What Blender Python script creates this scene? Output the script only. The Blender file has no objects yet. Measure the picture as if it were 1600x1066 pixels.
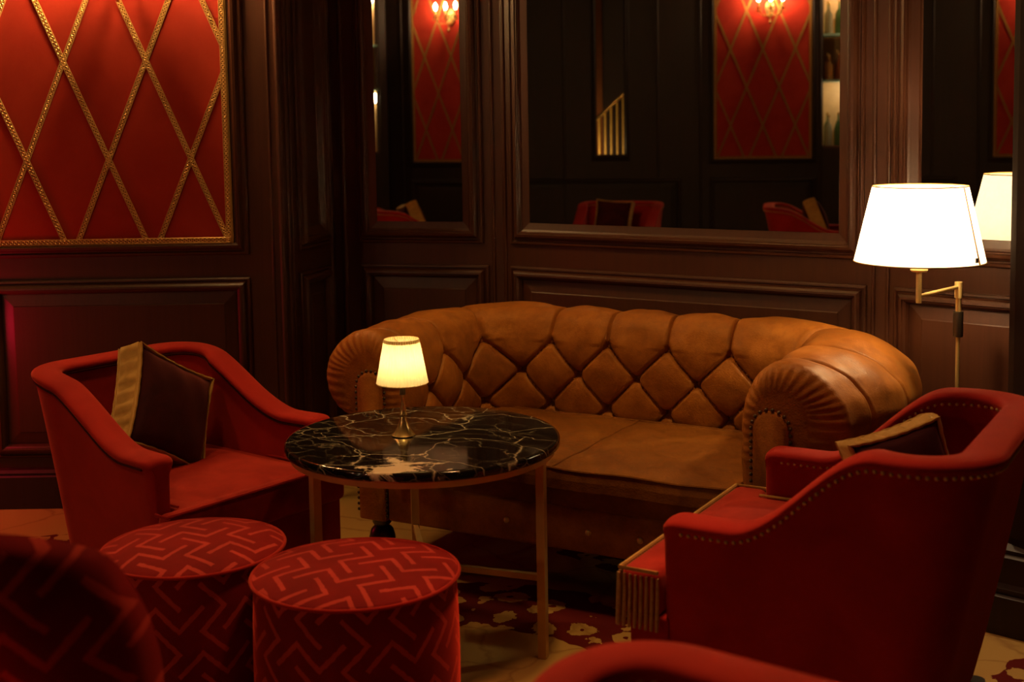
import bpy, bmesh, math, random
import numpy as np
from mathutils import Vector, Matrix
random.seed(7); rng = np.random.default_rng(7)
PI = math.pi
S = bpy.context.scene
COL = S.collection

# ---------------------------------------------------------------- materials
def new_mat(name):
    m = bpy.data.materials.new(name); m.use_nodes = True
    nt = m.node_tree; nt.nodes.clear()
    out = nt.nodes.new('ShaderNodeOutputMaterial')
    b = nt.nodes.new('ShaderNodeBsdfPrincipled')
    nt.links.new(b.outputs[0], out.inputs[0])
    return m, nt, b
def N(nt, t, **kw):
    n = nt.nodes.new(t)
    for k, v in kw.items():
        if k in n.inputs.keys() if isinstance(k, str) else False: n.inputs[k].default_value = v
        else: setattr(n, k, v)
    return n
def L(nt, a, b): nt.links.new(a, b)
def math_n(nt, op, a, b=None, c=None):
    n = nt.nodes.new('ShaderNodeMath'); n.operation = op
    for i, v in enumerate((a, b, c)):
        if v is None: continue
        if isinstance(v, (int, float)): n.inputs[i].default_value = v
        else: L(nt, v, n.inputs[i])
    return n.outputs[0]
def ramp(nt, fac, stops, interp='LINEAR'):
    r = nt.nodes.new('ShaderNodeValToRGB'); r.color_ramp.interpolation = interp
    el = r.color_ramp.elements
    while len(el) < len(stops): el.new(0.5)
    for e, (p, c) in zip(el, stops):
        e.position = p; e.color = (*c, 1) if len(c) == 3 else c
    if fac is not None: L(nt, fac, r.inputs[0])
    return r.outputs[0]
def coords(nt, out='Object', scale=(1, 1, 1), rot=(0, 0, 0)):
    tc = nt.nodes.new('ShaderNodeTexCoord'); mp = nt.nodes.new('ShaderNodeMapping')
    mp.inputs['Scale'].default_value = scale; mp.inputs['Rotation'].default_value = rot
    L(nt, tc.outputs[out], mp.inputs[0]); return mp.outputs[0]
def noise(nt, vec, scale, detail=4, rough=.6, dist=0):
    n = nt.nodes.new('ShaderNodeTexNoise'); n.inputs['Scale'].default_value = scale
    n.inputs['Detail'].default_value = detail; n.inputs['Roughness'].default_value = rough
    n.inputs['Distortion'].default_value = dist
    L(nt, vec, n.inputs['Vector']); return n.outputs['Fac']
def bump(nt, b, h, strength=.2, dist=.01):
    n = nt.nodes.new('ShaderNodeBump'); n.inputs['Strength'].default_value = strength
    n.inputs['Distance'].default_value = dist
    L(nt, h, n.inputs['Height']); L(nt, n.outputs[0], b.inputs['Normal'])
def mixc(nt, fac, a, b):
    n = nt.nodes.new('ShaderNodeMix'); n.data_type = 'RGBA'
    if isinstance(fac, float): n.inputs[0].default_value = fac
    else: L(nt, fac, n.inputs[0])
    for i, v in ((6, a), (7, b)):
        if isinstance(v, tuple): n.inputs[i].default_value = (*v, 1)
        else: L(nt, v, n.inputs[i])
    return n.outputs[2]

def mat_wood(name, c1, c2, rough=.34, scale=(26, 26, 1.1)):
    m, nt, b = new_mat(name)
    v = coords(nt, 'Object', scale)
    f = noise(nt, v, 1.6, 6, .65, .6)
    col = ramp(nt, f, [(.25, c1), (.6, c2), (.85, tuple(x*.7 for x in c1))])
    L(nt, col, b.inputs['Base Color'])
    b.inputs['Roughness'].default_value = rough
    v2 = coords(nt, 'Object', (90, 90, 3))
    bump(nt, b, noise(nt, v2, 1.5, 3), .025, .003)
    return m
def mat_velvet(name, c1, c2, sheen=.5, tint=(1, .35, .2), nscale=5):
    m, nt, b = new_mat(name)
    v = coords(nt)
    f = noise(nt, v, nscale, 5, .6, .4)
    L(nt, ramp(nt, f, [(.3, c1), (.72, c2)]), b.inputs['Base Color'])
    b.inputs['Roughness'].default_value = .85
    b.inputs['Specular IOR Level'].default_value = .15
    b.inputs['Sheen Weight'].default_value = sheen
    b.inputs['Sheen Roughness'].default_value = .4
    b.inputs['Sheen Tint'].default_value = (*tint, 1)
    bump(nt, b, noise(nt, v, 260, 2), .15, .003)
    return m
def mat_plain(name, c, rough=.5, metal=0.0, spec=.5):
    m, nt, b = new_mat(name)
    v = coords(nt); f = noise(nt, v, 14, 4)
    L(nt, ramp(nt, f, [(.3, tuple(x*.82 for x in c)), (.7, c)]), b.inputs['Base Color'])
    b.inputs['Roughness'].default_value = rough; b.inputs['Metallic'].default_value = metal
    b.inputs['Specular IOR Level'].default_value = spec
    return m
def mat_emit(name, c, s):
    m, nt, b = new_mat(name)
    b.inputs['Base Color'].default_value = (*c, 1)
    b.inputs['Emission Color'].default_value = (*c, 1); b.inputs['Emission Strength'].default_value = s
    return m

M = {}
M['wood'] = mat_wood('mahogany_panelling', (.046, .0118, .0035), (.062, .0168, .0052), .43, (34, 34, .8))
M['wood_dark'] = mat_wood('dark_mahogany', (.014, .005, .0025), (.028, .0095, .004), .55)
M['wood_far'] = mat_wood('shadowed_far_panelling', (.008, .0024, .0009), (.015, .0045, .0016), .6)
M['wood_leg'] = mat_wood('ebonised_wood', (.012, .006, .004), (.025, .012, .008), .3)
M['velvet_red'] = mat_velvet('red_velvet', (.24, .006, .004), (.34, .012, .007), .5, (1, .22, .12))
M['velvet_red_worn'] = mat_velvet('worn_red_velvet', (.22, .006, .004), (.40, .024, .014), .5, (1, .25, .14), 9)
M['velvet_panel'] = mat_velvet('panel_velvet', (.28, .016, .009), (.37, .030, .014), .6, (1, .45, .2), 3)
M['velvet_gold'] = mat_velvet('gold_velvet', (.34, .19, .045), (.50, .29, .075), .5, (1, .8, .4), 18)
M['velvet_wine'] = mat_velvet('wine_velvet', (.022, .003, .003), (.06, .006, .005), .2, (1, .3, .25), 6)
M['braid'] = mat_velvet('gold_braid', (.20, .095, .020), (.32, .16, .04), .3, (1, .8, .4), 120)
M['braid_ring'] = mat_plain('gold_braid_rings', (.80, .50, .17), .35, .55)
M['bullion'] = mat_velvet('bullion_cord', (.30, .17, .06), (.46, .28, .11), .3, (1, .8, .5), 90)
M['brass'] = mat_plain('aged_brass', (.66, .45, .16), .42, .5)
M['brass_bright'] = mat_plain('polished_brass', (.86, .62, .25), .27, .85)
M['dark_metal'] = mat_plain('dark_bronze', (.10, .07, .045), .4, .8)
M['black'] = mat_plain('black_tag', (.02, .02, .02), .6)
M['plaster'] = mat_plain('ceiling_plaster', (.30, .20, .13), .8)

def mat_leather(name='cognac_leather', k=1.0):
    m, nt, b = new_mat(name)
    v = coords(nt)
    f = noise(nt, v, 3.2, 6, .62, .8)
    f2 = noise(nt, v, 22, 5, .7)
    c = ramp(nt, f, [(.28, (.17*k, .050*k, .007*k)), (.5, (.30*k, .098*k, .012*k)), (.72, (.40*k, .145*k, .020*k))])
    c2 = ramp(nt, f2, [(.35, (.7, .66, .6)), (.6, (1, 1, 1))])
    mx = nt.nodes.new('ShaderNodeMix'); mx.data_type = 'RGBA'; mx.blend_type = 'MULTIPLY'; mx.inputs[0].default_value = .8
    L(nt, c, mx.inputs[6]); L(nt, c2, mx.inputs[7])
    L(nt, mx.outputs[2], b.inputs['Base Color'])
    r = ramp(nt, f2, [(.3, (.44,)*3), (.75, (.64,)*3)])
    L(nt, r, b.inputs['Roughness'])
    b.inputs['Specular IOR Level'].default_value = .28
    b.inputs['Specular Tint'].default_value = (1, .8, .5, 1)
    vo = nt.nodes.new('ShaderNodeTexVoronoi'); vo.inputs['Scale'].default_value = 190; L(nt, v, vo.inputs['Vector'])
    h = math_n(nt, 'ADD', math_n(nt, 'MULTIPLY', vo.outputs['Distance'], .35), noise(nt, v, 40, 5))
    bump(nt, b, h, .22, .006)
    return m
M['leather'] = mat_leather(); M['seat_leather'] = mat_leather('worn_dimmed_seat_leather', .62)  # seat leather: worn, and darkened in colour to offset the bright overhead light

def mat_fret():
    """key-fret woven velvet: an 8x8 repeat of interlocking hooks, read from UVs"""
    cells = set()
    def rot(p, k):
        for _ in range(k): p = (-p[1], p[0])
        return p
    path = [(2, 0), (2, 1), (2, 2), (2, 3), (2, 4)]
    for k in range(4):
        for p in path: cells.add(rot(p, k))
    for x in (-1, 0, 1): cells.add((x, 0))
    for y in (-1, 0, 1): cells.add((4, 4 + y))
    rows = [0]*8
    for x, y in {(a % 8, b % 8) for a, b in cells}: rows[y] |= 1 << x
    m, nt, b = new_mat('key_fret_velvet')
    tc = nt.nodes.new('ShaderNodeTexCoord')
    mp = nt.nodes.new('ShaderNodeMapping'); mp.inputs['Rotation'].default_value = (0, 0, PI/4)
    u0 = .0205
    mp.inputs['Scale'].default_value = (1/u0, 1/u0, 1)
    L(nt, tc.outputs['UV'], mp.inputs[0])
    nz = nt.nodes.new('ShaderNodeTexNoise'); nz.inputs['Scale'].default_value = 60; L(nt, tc.outputs['UV'], nz.inputs['Vector'])
    off = nt.nodes.new('ShaderNodeVectorMath'); off.operation = 'SCALE'; off.inputs['Scale'].default_value = .35
    L(nt, nz.outputs['Color'], off.inputs[0])
    ad = nt.nodes.new('ShaderNodeVectorMath'); ad.operation = 'ADD'
    L(nt, mp.outputs[0], ad.inputs[0]); L(nt, off.outputs[0], ad.inputs[1])
    sp = nt.nodes.new('ShaderNodeSeparateXYZ'); L(nt, ad.outputs[0], sp.inputs[0])
    def cell(v):
        h = math_n(nt, 'MULTIPLY', math_n(nt, 'FLOORED_MODULO', v, 8.0), .5); fl = math_n(nt, 'FLOOR', h)
        return math_n(nt, 'ADD', math_n(nt, 'MULTIPLY', fl, 2.0), math_n(nt, 'GREATER_THAN', math_n(nt, 'SUBTRACT', h, fl), .29))
    cx, cy = cell(sp.outputs[0]), cell(sp.outputs[1])
    val = None
    for j in range(8):
        t = math_n(nt, 'MULTIPLY', math_n(nt, 'COMPARE', cy, float(j), .1), float(rows[j]))
        val = t if val is None else math_n(nt, 'ADD', val, t)
    bit = math_n(nt, 'FLOOR', math_n(nt, 'FLOORED_MODULO', math_n(nt, 'DIVIDE', val, math_n(nt, 'POWER', 2.0, cx)), 2.0))
    worn = noise(nt, coords(nt, 'Object'), 5, 4)
    line = ramp(nt, worn, [(.3, (.30, .028, .020)), (.7, (.44, .046, .034))])
    ground = ramp(nt, worn, [(.3, (.11, .0025, .003)), (.7, (.20, .005, .005))])
    L(nt, mixc(nt, bit, ground, line), b.inputs['Base Color'])
    b.inputs['Roughness'].default_value = .85; b.inputs['Specular IOR Level'].default_value = .12
    b.inputs['Sheen Weight'].default_value = .8; b.inputs['Sheen Roughness'].default_value = .35
    b.inputs['Sheen Tint'].default_value = (1, .09, .06, 1)
    bump(nt, b, bit, .25, .004)
    return m
M['fret'] = mat_fret()

def mat_marble():
    m, nt, b = new_mat('black_veined_marble')
    v = coords(nt, 'Object', (1, 1, 1), (0, 0, .5))
    base = (.008, .006, .005)
    nv = nt.nodes.new('ShaderNodeTexNoise'); nv.inputs['Scale'].default_value = 3.0; nv.inputs['Detail'].default_value = 5
    L(nt, v, nv.inputs['Vector'])
    sub = nt.nodes.new('ShaderNodeVectorMath'); sub.operation = 'SUBTRACT'; sub.inputs[1].default_value = (.5, .5, .5)
    L(nt, nv.outputs['Color'], sub.inputs[0])
    sc = nt.nodes.new('ShaderNodeVectorMath'); sc.operation = 'SCALE'; sc.inputs['Scale'].default_value = .30
    L(nt, sub.outputs[0], sc.inputs[0])
    ad = nt.nodes.new('ShaderNodeVectorMath'); L(nt, v, ad.inputs[0]); L(nt, sc.outputs[0], ad.inputs[1])
    def veins(scale, width, stretch=(1, 1, 1)):
        mp = nt.nodes.new('ShaderNodeMapping'); mp.inputs['Scale'].default_value = stretch
        L(nt, ad.outputs[0], mp.inputs[0])
        vo = nt.nodes.new('ShaderNodeTexVoronoi'); vo.feature = 'DISTANCE_TO_EDGE'; vo.inputs['Scale'].default_value = scale
        L(nt, mp.outputs[0], vo.inputs['Vector'])
        return ramp(nt, vo.outputs['Distance'], [(0, (.62,)*3), (width, (.10,)*3), (width*2.2, (0, 0, 0))])
    big = veins(5.2, .011, (.6, 1.2, 1)); fine = veins(13, .022, (.55, 1.3, 1))
    amt = noise(nt, v, 4.5, 4)
    famt = ramp(nt, amt, [(.38, (.15,)*3), (.62, (1,)*3)])
    bamt = ramp(nt, noise(nt, v, 7, 2), [(.3, (.45,)*3), (.55, (1,)*3)])
    w = math_n(nt, 'MAXIMUM', math_n(nt, 'MULTIPLY', big, bamt), math_n(nt, 'MULTIPLY', math_n(nt, 'MULTIPLY', fine, famt), .5))
    # white cloudy inclusions toward one side of the slab
    dst = nt.nodes.new('ShaderNodeVectorMath'); dst.operation = 'DISTANCE'
    tc = nt.nodes.new('ShaderNodeTexCoord'); L(nt, tc.outputs['Object'], dst.inputs[0]); dst.inputs[1].default_value = (-.04, -.36, .64)
    mp2 = nt.nodes.new('ShaderNodeMapping'); mp2.inputs['Scale'].default_value = (1, 1.6, 1); L(nt, tc.outputs['Object'], mp2.inputs[0])
    cl = noise(nt, mp2.outputs[0], 11, 7, .68, .4)
    near = math_n(nt, 'MULTIPLY', math_n(nt, 'SUBTRACT', .30, dst.outputs['Value']), 1.0)
    cl2 = ramp(nt, math_n(nt, 'ADD', cl, near), [(.73, (0, 0, 0)), (.78, (1, 1, 1))])
    w2 = math_n(nt, 'MAXIMUM', w, cl2)
    col = mixc(nt, w2, base, (.66, .56, .40))
    L(nt, col, b.inputs['Base Color'])
    b.inputs['Roughness'].default_value = .07; b.inputs['Specular IOR Level'].default_value = .36
    return m
M['marble'] = mat_marble()

def mat_carpet():
    m, nt, b = new_mat('floral_carpet')
    v = coords(nt, 'Object')
    nv = nt.nodes.new('ShaderNodeTexNoise'); nv.inputs['Scale'].default_value = 7; nv.inputs['Detail'].default_value = 3
    L(nt, v, nv.inputs['Vector'])
    sc = nt.nodes.new('ShaderNodeVectorMath'); sc.operation = 'SCALE'; sc.inputs['Scale'].default_value = .10
    L(nt, nv.outputs['Color'], sc.inputs[0])
    ad = nt.nodes.new('ShaderNodeVectorMath'); L(nt, v, ad.inputs[0]); L(nt, sc.outputs[0], ad.inputs[1])
    # lattice of big medallions: dark red rings on a golden ground
    def ring(cx, cy, r0, r1):
        d = nt.nodes.new('ShaderNodeVectorMath'); d.operation = 'DISTANCE'; L(nt, ad.outputs[0], d.inputs[0]); d.inputs[1].default_value = (cx, cy, .05)
        a = math_n(nt, 'GREATER_THAN', d.outputs['Value'], r0); c = math_n(nt, 'LESS_THAN', d.outputs['Value'], r1)
        return math_n(nt, 'MULTIPLY', a, c)
    rsum = None
    for cx, cy, ra, rb in ((-.12, 3.52, .43, .80), (-1.85, 5.35, .44, .70), (1.75, 3.2, .22, .5), (-2.2, 1.6, .5, .9), (.2, 1.3, .5, .9), (.9, 5.1, .5, .85)):
        t = ring(cx, cy, ra, rb)
        rsum = t if rsum is None else math_n(nt, 'MAXIMUM', rsum, t)
    vo = nt.nodes.new('ShaderNodeTexVoronoi'); vo.inputs['Scale'].default_value = 8.5; vo.inputs['Randomness'].default_value = .75
    L(nt, ad.outputs[0], vo.inputs['Vector'])
    fl = math_n(nt, 'LESS_THAN', math_n(nt, 'ADD', vo.outputs['Distance'], math_n(nt, 'MULTIPLY', noise(nt, v, 38, 2), .35)), .57)
    core = math_n(nt, 'LESS_THAN', vo.outputs['Distance'], .10)
    fl = math_n(nt, 'SUBTRACT', fl, core)
    red = math_n(nt, 'MULTIPLY', rsum, math_n(nt, 'SUBTRACT', 1.0, fl))
    vo2 = nt.nodes.new('ShaderNodeTexVoronoi'); vo2.feature = 'DISTANCE_TO_EDGE'; vo2.inputs['Scale'].default_value = 3.2
    L(nt, ad.outputs[0], vo2.inputs['Vector'])
    scroll = ramp(nt, vo2.outputs['Distance'], [(.0, (1, 1, 1)), (.03, (0, 0, 0))])
    gold = mixc(nt, math_n(nt, 'MULTIPLY', scroll, .45), (.46, .285, .085), (.20, .075, .025))
    n2 = noise(nt, v, 90, 3)
    col = mixc(nt, red, gold, (.115, .010, .008))
    L(nt, col, b.inputs['Base Color'])
    b.inputs['Roughness'].default_value = .95; b.inputs['Specular IOR Level'].default_value = .1
    bump(nt, b, noise(nt, v, 320, 2), .4, .006)
    return m
M['carpet'] = mat_carpet()

def mat_mirror():
    m, nt, b = new_mat('silvered_glass')
    v = coords(nt)
    f = noise(nt, v, 30, 3)
    L(nt, ramp(nt, f, [(.3, (.80, .79, .77)), (.7, (.84, .83, .81))]), b.inputs['Base Color'])
    b.inputs['Metallic'].default_value = 1; b.inputs['Roughness'].default_value = .004
    return m
M['mirror'] = mat_mirror()

def mat_shade(name, c, trans=.72, pleats=False):
    m, nt, b = new_mat(name)
    out = [n for n in nt.nodes if n.type == 'OUTPUT_MATERIAL'][0]
    nt.nodes.remove(b)
    v = coords(nt, 'Object', (1, 1, 1))
    f = noise(nt, v, 60, 3)
    col = ramp(nt, f, [(.3, tuple(x*.93 for x in c)), (.7, c)])
    d = nt.nodes.new('ShaderNodeBsdfDiffuse'); t = nt.nodes.new('ShaderNodeBsdfTranslucent'); mx = nt.nodes.new('ShaderNodeMixShader')
    mx.inputs[0].default_value = trans
    L(nt, col, d.inputs[0]); L(nt, col, t.inputs[0]); L(nt, d.outputs[0], mx.inputs[1]); L(nt, t.outputs[0], mx.inputs[2])
    L(nt, mx.outputs[0], out.inputs[0])
    return m
M['shade_white'] = mat_shade('white_parchment_shade', (.95, .92, .86), .75)
M['shade_binding'] = mat_shade('shade_binding_ribbon', (.62, .46, .24), .2)
M['shade_cream'] = mat_shade('cream_pleated_shade', (.92, .82, .60), .70)

def mat_glass(name, c):
    m, nt, b = new_mat(name)
    b.inputs['Base Color'].default_value = (*c, 1); b.inputs['Roughness'].default_value = .06
    b.inputs['Transmission Weight'].default_value = .75; b.inputs['IOR'].default_value = 1.45
    return m

# ---------------------------------------------------------------- mesh helpers
def mesh(name, verts, faces, mat, parent=None, smooth=True, loc=None, uvs=None):
    me = bpy.data.meshes.new(name)
    me.from_pydata([tuple(map(float, v)) for v in verts], [], [tuple(map(int, f)) for f in faces])
    if uvs is not None:
        ul = me.uv_layers.new(name='UVMap')
        for lp in me.loops: ul.data[lp.index].uv = uvs[lp.vertex_index]
    me.validate(); me.update()
    if smooth:
        for p in me.polygons: p.use_smooth = True
    o = bpy.data.objects.new(name, me); COL.objects.link(o)
    if mat is not None: me.materials.append(mat)
    if parent is not None: o.parent = parent
    if loc is not None: o.location = loc
    return o
class MB:
    def __init__(s): s.v = []; s.f = []
    def add(s, v, f):
        k = len(s.v); s.v += [tuple(map(float, p)) for p in v]; s.f += [tuple(int(i)+k for i in q) for q in f]
    def box(s, x0, x1, y0, y1, z0, z1):
        s.add([(x0,y0,z0),(x1,y0,z0),(x1,y1,z0),(x0,y1,z0),(x0,y0,z1),(x1,y0,z1),(x1,y1,z1),(x0,y1,z1)],
              [(3,2,1,0),(4,5,6,7),(0,1,5,4),(1,2,6,5),(2,3,7,6),(3,0,4,7)])
    def lathe(s, prof, n=32, c=(0,0,0), cap=True):
        v = []; f = []
        for r, z in prof:
            for i in range(n):
                a = 2*PI*i/n; v.append((c[0]+r*math.cos(a), c[1]+r*math.sin(a), c[2]+z))
        for j in range(len(prof)-1):
            for i in range(n):
                i2 = (i+1) % n; f.append((j*n+i, j*n+i2, (j+1)*n+i2, (j+1)*n+i))
        if cap:
            f.append(tuple(range(n-1, -1, -1))); f.append(tuple(range((len(prof)-1)*n, len(prof)*n)))
        s.add(v, f)
    def tube(s, pts, r, n=8, closed=False, cap=True):
        pts = [Vector(p) for p in pts]; m = len(pts); v = []; f = []
        rr = r if hasattr(r, '__len__') else [r]*m
        up = None
        for i, p in enumerate(pts):
            if closed: t = pts[(i+1) % m]-pts[i-1]
            else: t = pts[min(i+1, m-1)]-pts[max(i-1, 0)]
            t.normalize()
            if up is None:
                up = Vector((0,0,1)) if abs(t.z) < .9 else Vector((1,0,0))
            a = t.cross(up); a.normalize(); bb = a.cross(t); bb.normalize(); up = bb
            for k in range(n):
                w = 2*PI*k/n; v.append(p + (a*math.cos(w)+bb*math.sin(w))*rr[i])
        for i in range(m if closed else m-1):
            i2 = (i+1) % m
            for k in range(n):
                k2 = (k+1) % n; f.append((i*n+k, i*n+k2, i2*n+k2, i2*n+k))
        if cap and not closed:
            f.append(tuple(range(n-1,-1,-1))); f.append(tuple(range((m-1)*n, m*n)))
        s.add(v, f)
    def ball(s, c, r, n=10, m=6, sc=(1,1,1)):
        v = [(c[0], c[1], c[2]-r*sc[2])]; f = []
        for j in range(1, m):
            t = PI*j/m
            for i in range(n):
                a = 2*PI*i/n; v.append((c[0]+r*sc[0]*math.sin(t)*math.cos(a), c[1]+r*sc[1]*math.sin(t)*math.sin(a), c[2]-r*sc[2]*math.cos(t)))
        v.append((c[0], c[1], c[2]+r*sc[2]))
        for i in range(n): f.append((0, 1+(i+1) % n, 1+i))
        for j in range(m-2):
            for i in range(n):
                a = 1+j*n+i; b2 = 1+j*n+(i+1) % n; f.append((a, b2, b2+n, a+n))
        k = len(v)-1
        for i in range(n): f.append((k, 1+(m-2)*n+i, 1+(m-2)*n+(i+1) % n))
        s.add(v, f)
    def grid(s, P):
        h, w = len(P), len(P[0]); v = [p for row in P for p in row]
        s.add(v, [(j*w+i, j*w+i+1, (j+1)*w+i+1, (j+1)*w+i) for j in range(h-1) for i in range(w-1)])
    def build(s, name, mat, parent=None, smooth=True, loc=None, bevel=0, fix=True):
        o = mesh(name, s.v, s.f, mat, parent, smooth, loc)
        if fix:
            bm = bmesh.new(); bm.from_mesh(o.data); bmesh.ops.recalc_face_normals(bm, faces=bm.faces); bm.to_mesh(o.data); bm.free()
        if bevel:
            md = o.modifiers.new('bevel', 'BEVEL'); md.width = bevel; md.segments = 3; md.limit_method = 'ANGLE'
        if smooth and bevel == 0: edge_split(o)
        return o
def edge_split(o, deg=50):
    md = o.modifiers.new('edges', 'EDGE_SPLIT'); md.split_angle = math.radians(deg); md.use_edge_sharp = False
def thing(name, label, cat, loc=(0,0,0), rz=0, group=None):
    o = bpy.data.objects.new(name, None); COL.objects.link(o); o.empty_display_size = .1
    o.location = loc; o.rotation_euler = (0, 0, rz)
    return tag(o, label, cat, group)
def tag(o, label, cat, group=None):
    o['label'] = label; o['category'] = cat
    if group: o['group'] = group
    return o
def struct(o): o['kind'] = 'structure'; return o
def copy_tree(o, parent=None):
    c = o.copy(); COL.objects.link(c); c.parent = parent
    for ch in list(o.children): copy_tree(ch, c)
    return c

# ---------------------------------------------------------------- camera
Fp, PIT, ROLL, CXp, CYp, H = 2000., math.radians(5.2), .016, 800., 372., 1.58
fw = Vector((0, math.cos(PIT), -math.sin(PIT))); r0 = Vector((1,0,0)); u0 = r0.cross(fw)
cr, sr = math.cos(ROLL), math.sin(ROLL)
rt = r0*cr - u0*sr; up = r0*sr + u0*cr
cam = bpy.data.cameras.new('camera'); co = bpy.data.objects.new('camera', cam); COL.objects.link(co)
co.matrix_world = Matrix(((rt.x, up.x, -fw.x, 0), (rt.y, up.y, -fw.y, 0), (rt.z, up.z, -fw.z, H), (0,0,0,1)))
cam.sensor_width = 36; cam.lens = Fp*36/1600; cam.shift_x = 0; cam.shift_y = -(533-CYp)/1600
cam.clip_start = .05; cam.clip_end = 60
cam.dof.use_dof = True; cam.dof.focus_distance = 4.2; cam.dof.aperture_fstop = 3.2
S.camera = co

# ---------------------------------------------------------------- room shell
CEIL = 3.3
WALLS = {}
def frame_of(a, b):
    a = Vector((*a, 0)); b = Vector((*b, 0)); d = (b-a); Ln = d.length; d.normalize()
    ang = math.atan2(d.y, d.x)
    return a, Ln, ang            # local x along wall, local -y faces the room
def place(o, w):
    a, Ln, ang = WALLS[w]; o.location = a; o.rotation_euler = (0,0,ang); return o
def wall(key, name, a, b, pieces=None, mat='wood', z1=CEIL, ext=0.0):
    WALLS[key] = frame_of(a, b); Ln = WALLS[key][1]
    m = MB()
    for (x0, x1, za, zb) in (pieces or [(0, Ln+ext, 0, z1)]): m.box(x0, x1, 0, .12, za, zb)
    return struct(place(m.build(name, M[mat], None, False), key))
NTR = [0]
def trim(m, key, mat='wood', smooth=False):
    NTR[0] += 1
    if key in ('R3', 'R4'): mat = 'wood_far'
    return struct(place(m.build('trim_%d' % NTR[0], M[mat], None, smooth), key))
def rect_frame(m, x0, x1, z0, z1, prof):
    """mitred picture-frame moulding: prof = [(inset, height out of wall)]"""
    for (d0, h0), (d1, h1) in zip(prof[:-1], prof[1:]):
        def ring(d, h): return [(x0+d, -h, z0+d), (x1-d, -h, z0+d), (x1-d, -h, z1-d), (x0+d, -h, z1-d)]
        A, B = ring(d0, h0), ring(d1, h1)
        m.add(A+B, [(i, (i+1) % 4, 4+(i+1) % 4, 4+i) for i in range(4)])
P_DADO = [(0,-.002),(0,.010),(.004,.014),(.010,.015),(.014,.010),(.017,.010),(.022,.024),(.030,.031),(.038,.032),(.042,.026),(.044,.026),(.050,.020),(.056,.006),(.057,-.002)]
P_UP = [(0,-.002),(0,.009),(.004,.014),(.012,.015),(.017,.009),(.022,.009),(.027,.020),(.036,.030),(.046,.032),(.050,.026),(.053,.026),(.058,.016),(.066,.012),(.094,.005),(.10,-.002)]
P_VEL = [(0,-.002),(0,.010),(.004,.015),(.012,.016),(.016,.010),(.022,.012),(.030,.026),(.040,.028),(.045,.020),(.050,.012),(.056,.012),(.060,-.002)]
def raised(m, x0, x1, z0, z1, b=.045):
    A = [(x0,-.002,z0),(x1,-.002,z0),(x1,-.002,z1),(x0,-.002,z1)]
    Bq = [(x0+b,-.009,z0+b),(x1-b,-.009,z0+b),(x1-b,-.009,z1-b),(x0+b,-.009,z1-b)]
    Cq = [(x0+b+.004,-.012,z0+b+.004),(x1-b-.004,-.012,z0+b+.004),(x1-b-.004,-.012,z1-b-.004),(x0+b+.004,-.012,z1-b-.004)]
    m.add(A+Bq+Cq, [(i,(i+1)%4,4+(i+1)%4,4+i) for i in range(4)]+[(4+i,4+(i+1)%4,8+(i+1)%4,8+i) for i in range(4)]+[(8,9,10,11)])
def dado(key, x0, x1, z0=.215, z1=.958):
    m = MB(); rect_frame(m, x0, x1, z0, z1, P_DADO); raised(m, x0+.06, x1-.06, z0+.06, z1-.06); return trim(m, key)
def upper(key, x0, x1, z0=1.053, z1=3.02, prof=P_UP):
    m = MB(); rect_frame(m, x0, x1, z0, z1, prof); return trim(m, key)
def bead(key, xs, z0=.17, z1=CEIL):
    m = MB()
    for x, r in xs: m.tube([(x, 0, z0), (x, 0, z1)], r, 10)
    return trim(m, key, 'wood', True)
def baseboard(key, side, x0, x1, z1=.17):
    m = MB(); pr = [(0,0),(.028,0),(.028,z1-.035),(.022,z1-.028),(.026,z1-.018),(.018,z1-.006),(.0,z1)]
    v = [(x0,-h,z) for h, z in pr]+[(x1,-h,z) for h, z in pr]; n = len(pr)
    m.add(v, [(i, i+1, n+i+1, n+i) for i in range(n-1)]+[tuple(range(n)), tuple(range(2*n-1, n-1, -1))])
    return struct(place(m.build('baseboard_'+side, M['wood_dark'], None, False), key))
def mirror(key, x0, x1, z0, z1, label):
    m = MB(); m.box(x0, x1, -.006, -.001, z0, z1)
    return tag(place(m.build('wall_mirror', M['mirror'], None, False), key), label, 'mirror', 'panel mirrors around the sofa alcove')

# front of the room: left wall, its return, then a shallow bay of three mirrored panels
wall('W1', 'wall_left', (-8.6, 5.25), (-.935, 5.25))
wall('W2', 'wall_left_return', (-.935, 5.25), (-.797, 5.737))
wall('W3', 'wall_back_left', (-.797, 5.737), (-.04, 5.530))
wall('W4', 'wall_back', (-.04, 5.530), (1.36, 4.645))
wall('W5', 'wall_back_right', (1.36, 4.645), (1.940, 4.137))
X1 = 8.6                                            # W1 local x = world x + 8.6
dado('W1', X1-2.17, X1-1.083); upper('W1', X1-2.185, X1-1.083, prof=P_VEL)
dado('W1', X1-3.60, X1-2.50); upper('W1', X1-3.60, X1-2.50, prof=P_VEL)
bead('W1', [(X1-.985, .006), (X1-.945, .012), (X1-2.34, .012)])
dado('W2', .12, .44); upper('W2', .12, .44)
dado('W3', .125, .722); upper('W3', .115, .700)
dado('W4', .042, 1.592); upper('W4', .046, 1.580)
dado('W5', .040, .74); upper('W5', .030, .74)
bead('W3', [(.05, .012), (.745, .008)]); bead('W4', [(.016, .008), (1.615, .008)]); bead('W5', [(.012, .007)])
bead('W2', [(.035, .01), (.075, .006), (.47, .01)])
baseboard('W1', 'left', 0, X1-.935); baseboard('W3', 'back_left', .03, .757); baseboard('W4', 'back', 0, 1.656); baseboard('W5', 'back_right', 0, .75)
mirror('W3', .208, .606, 1.148, 2.93, 'narrow tall mirror in dark panelling left of the sofa alcove centre')
mirror('W4', .143, 1.486, 1.148, 2.93, 'wide wall mirror directly above the tan leather sofa')
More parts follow.
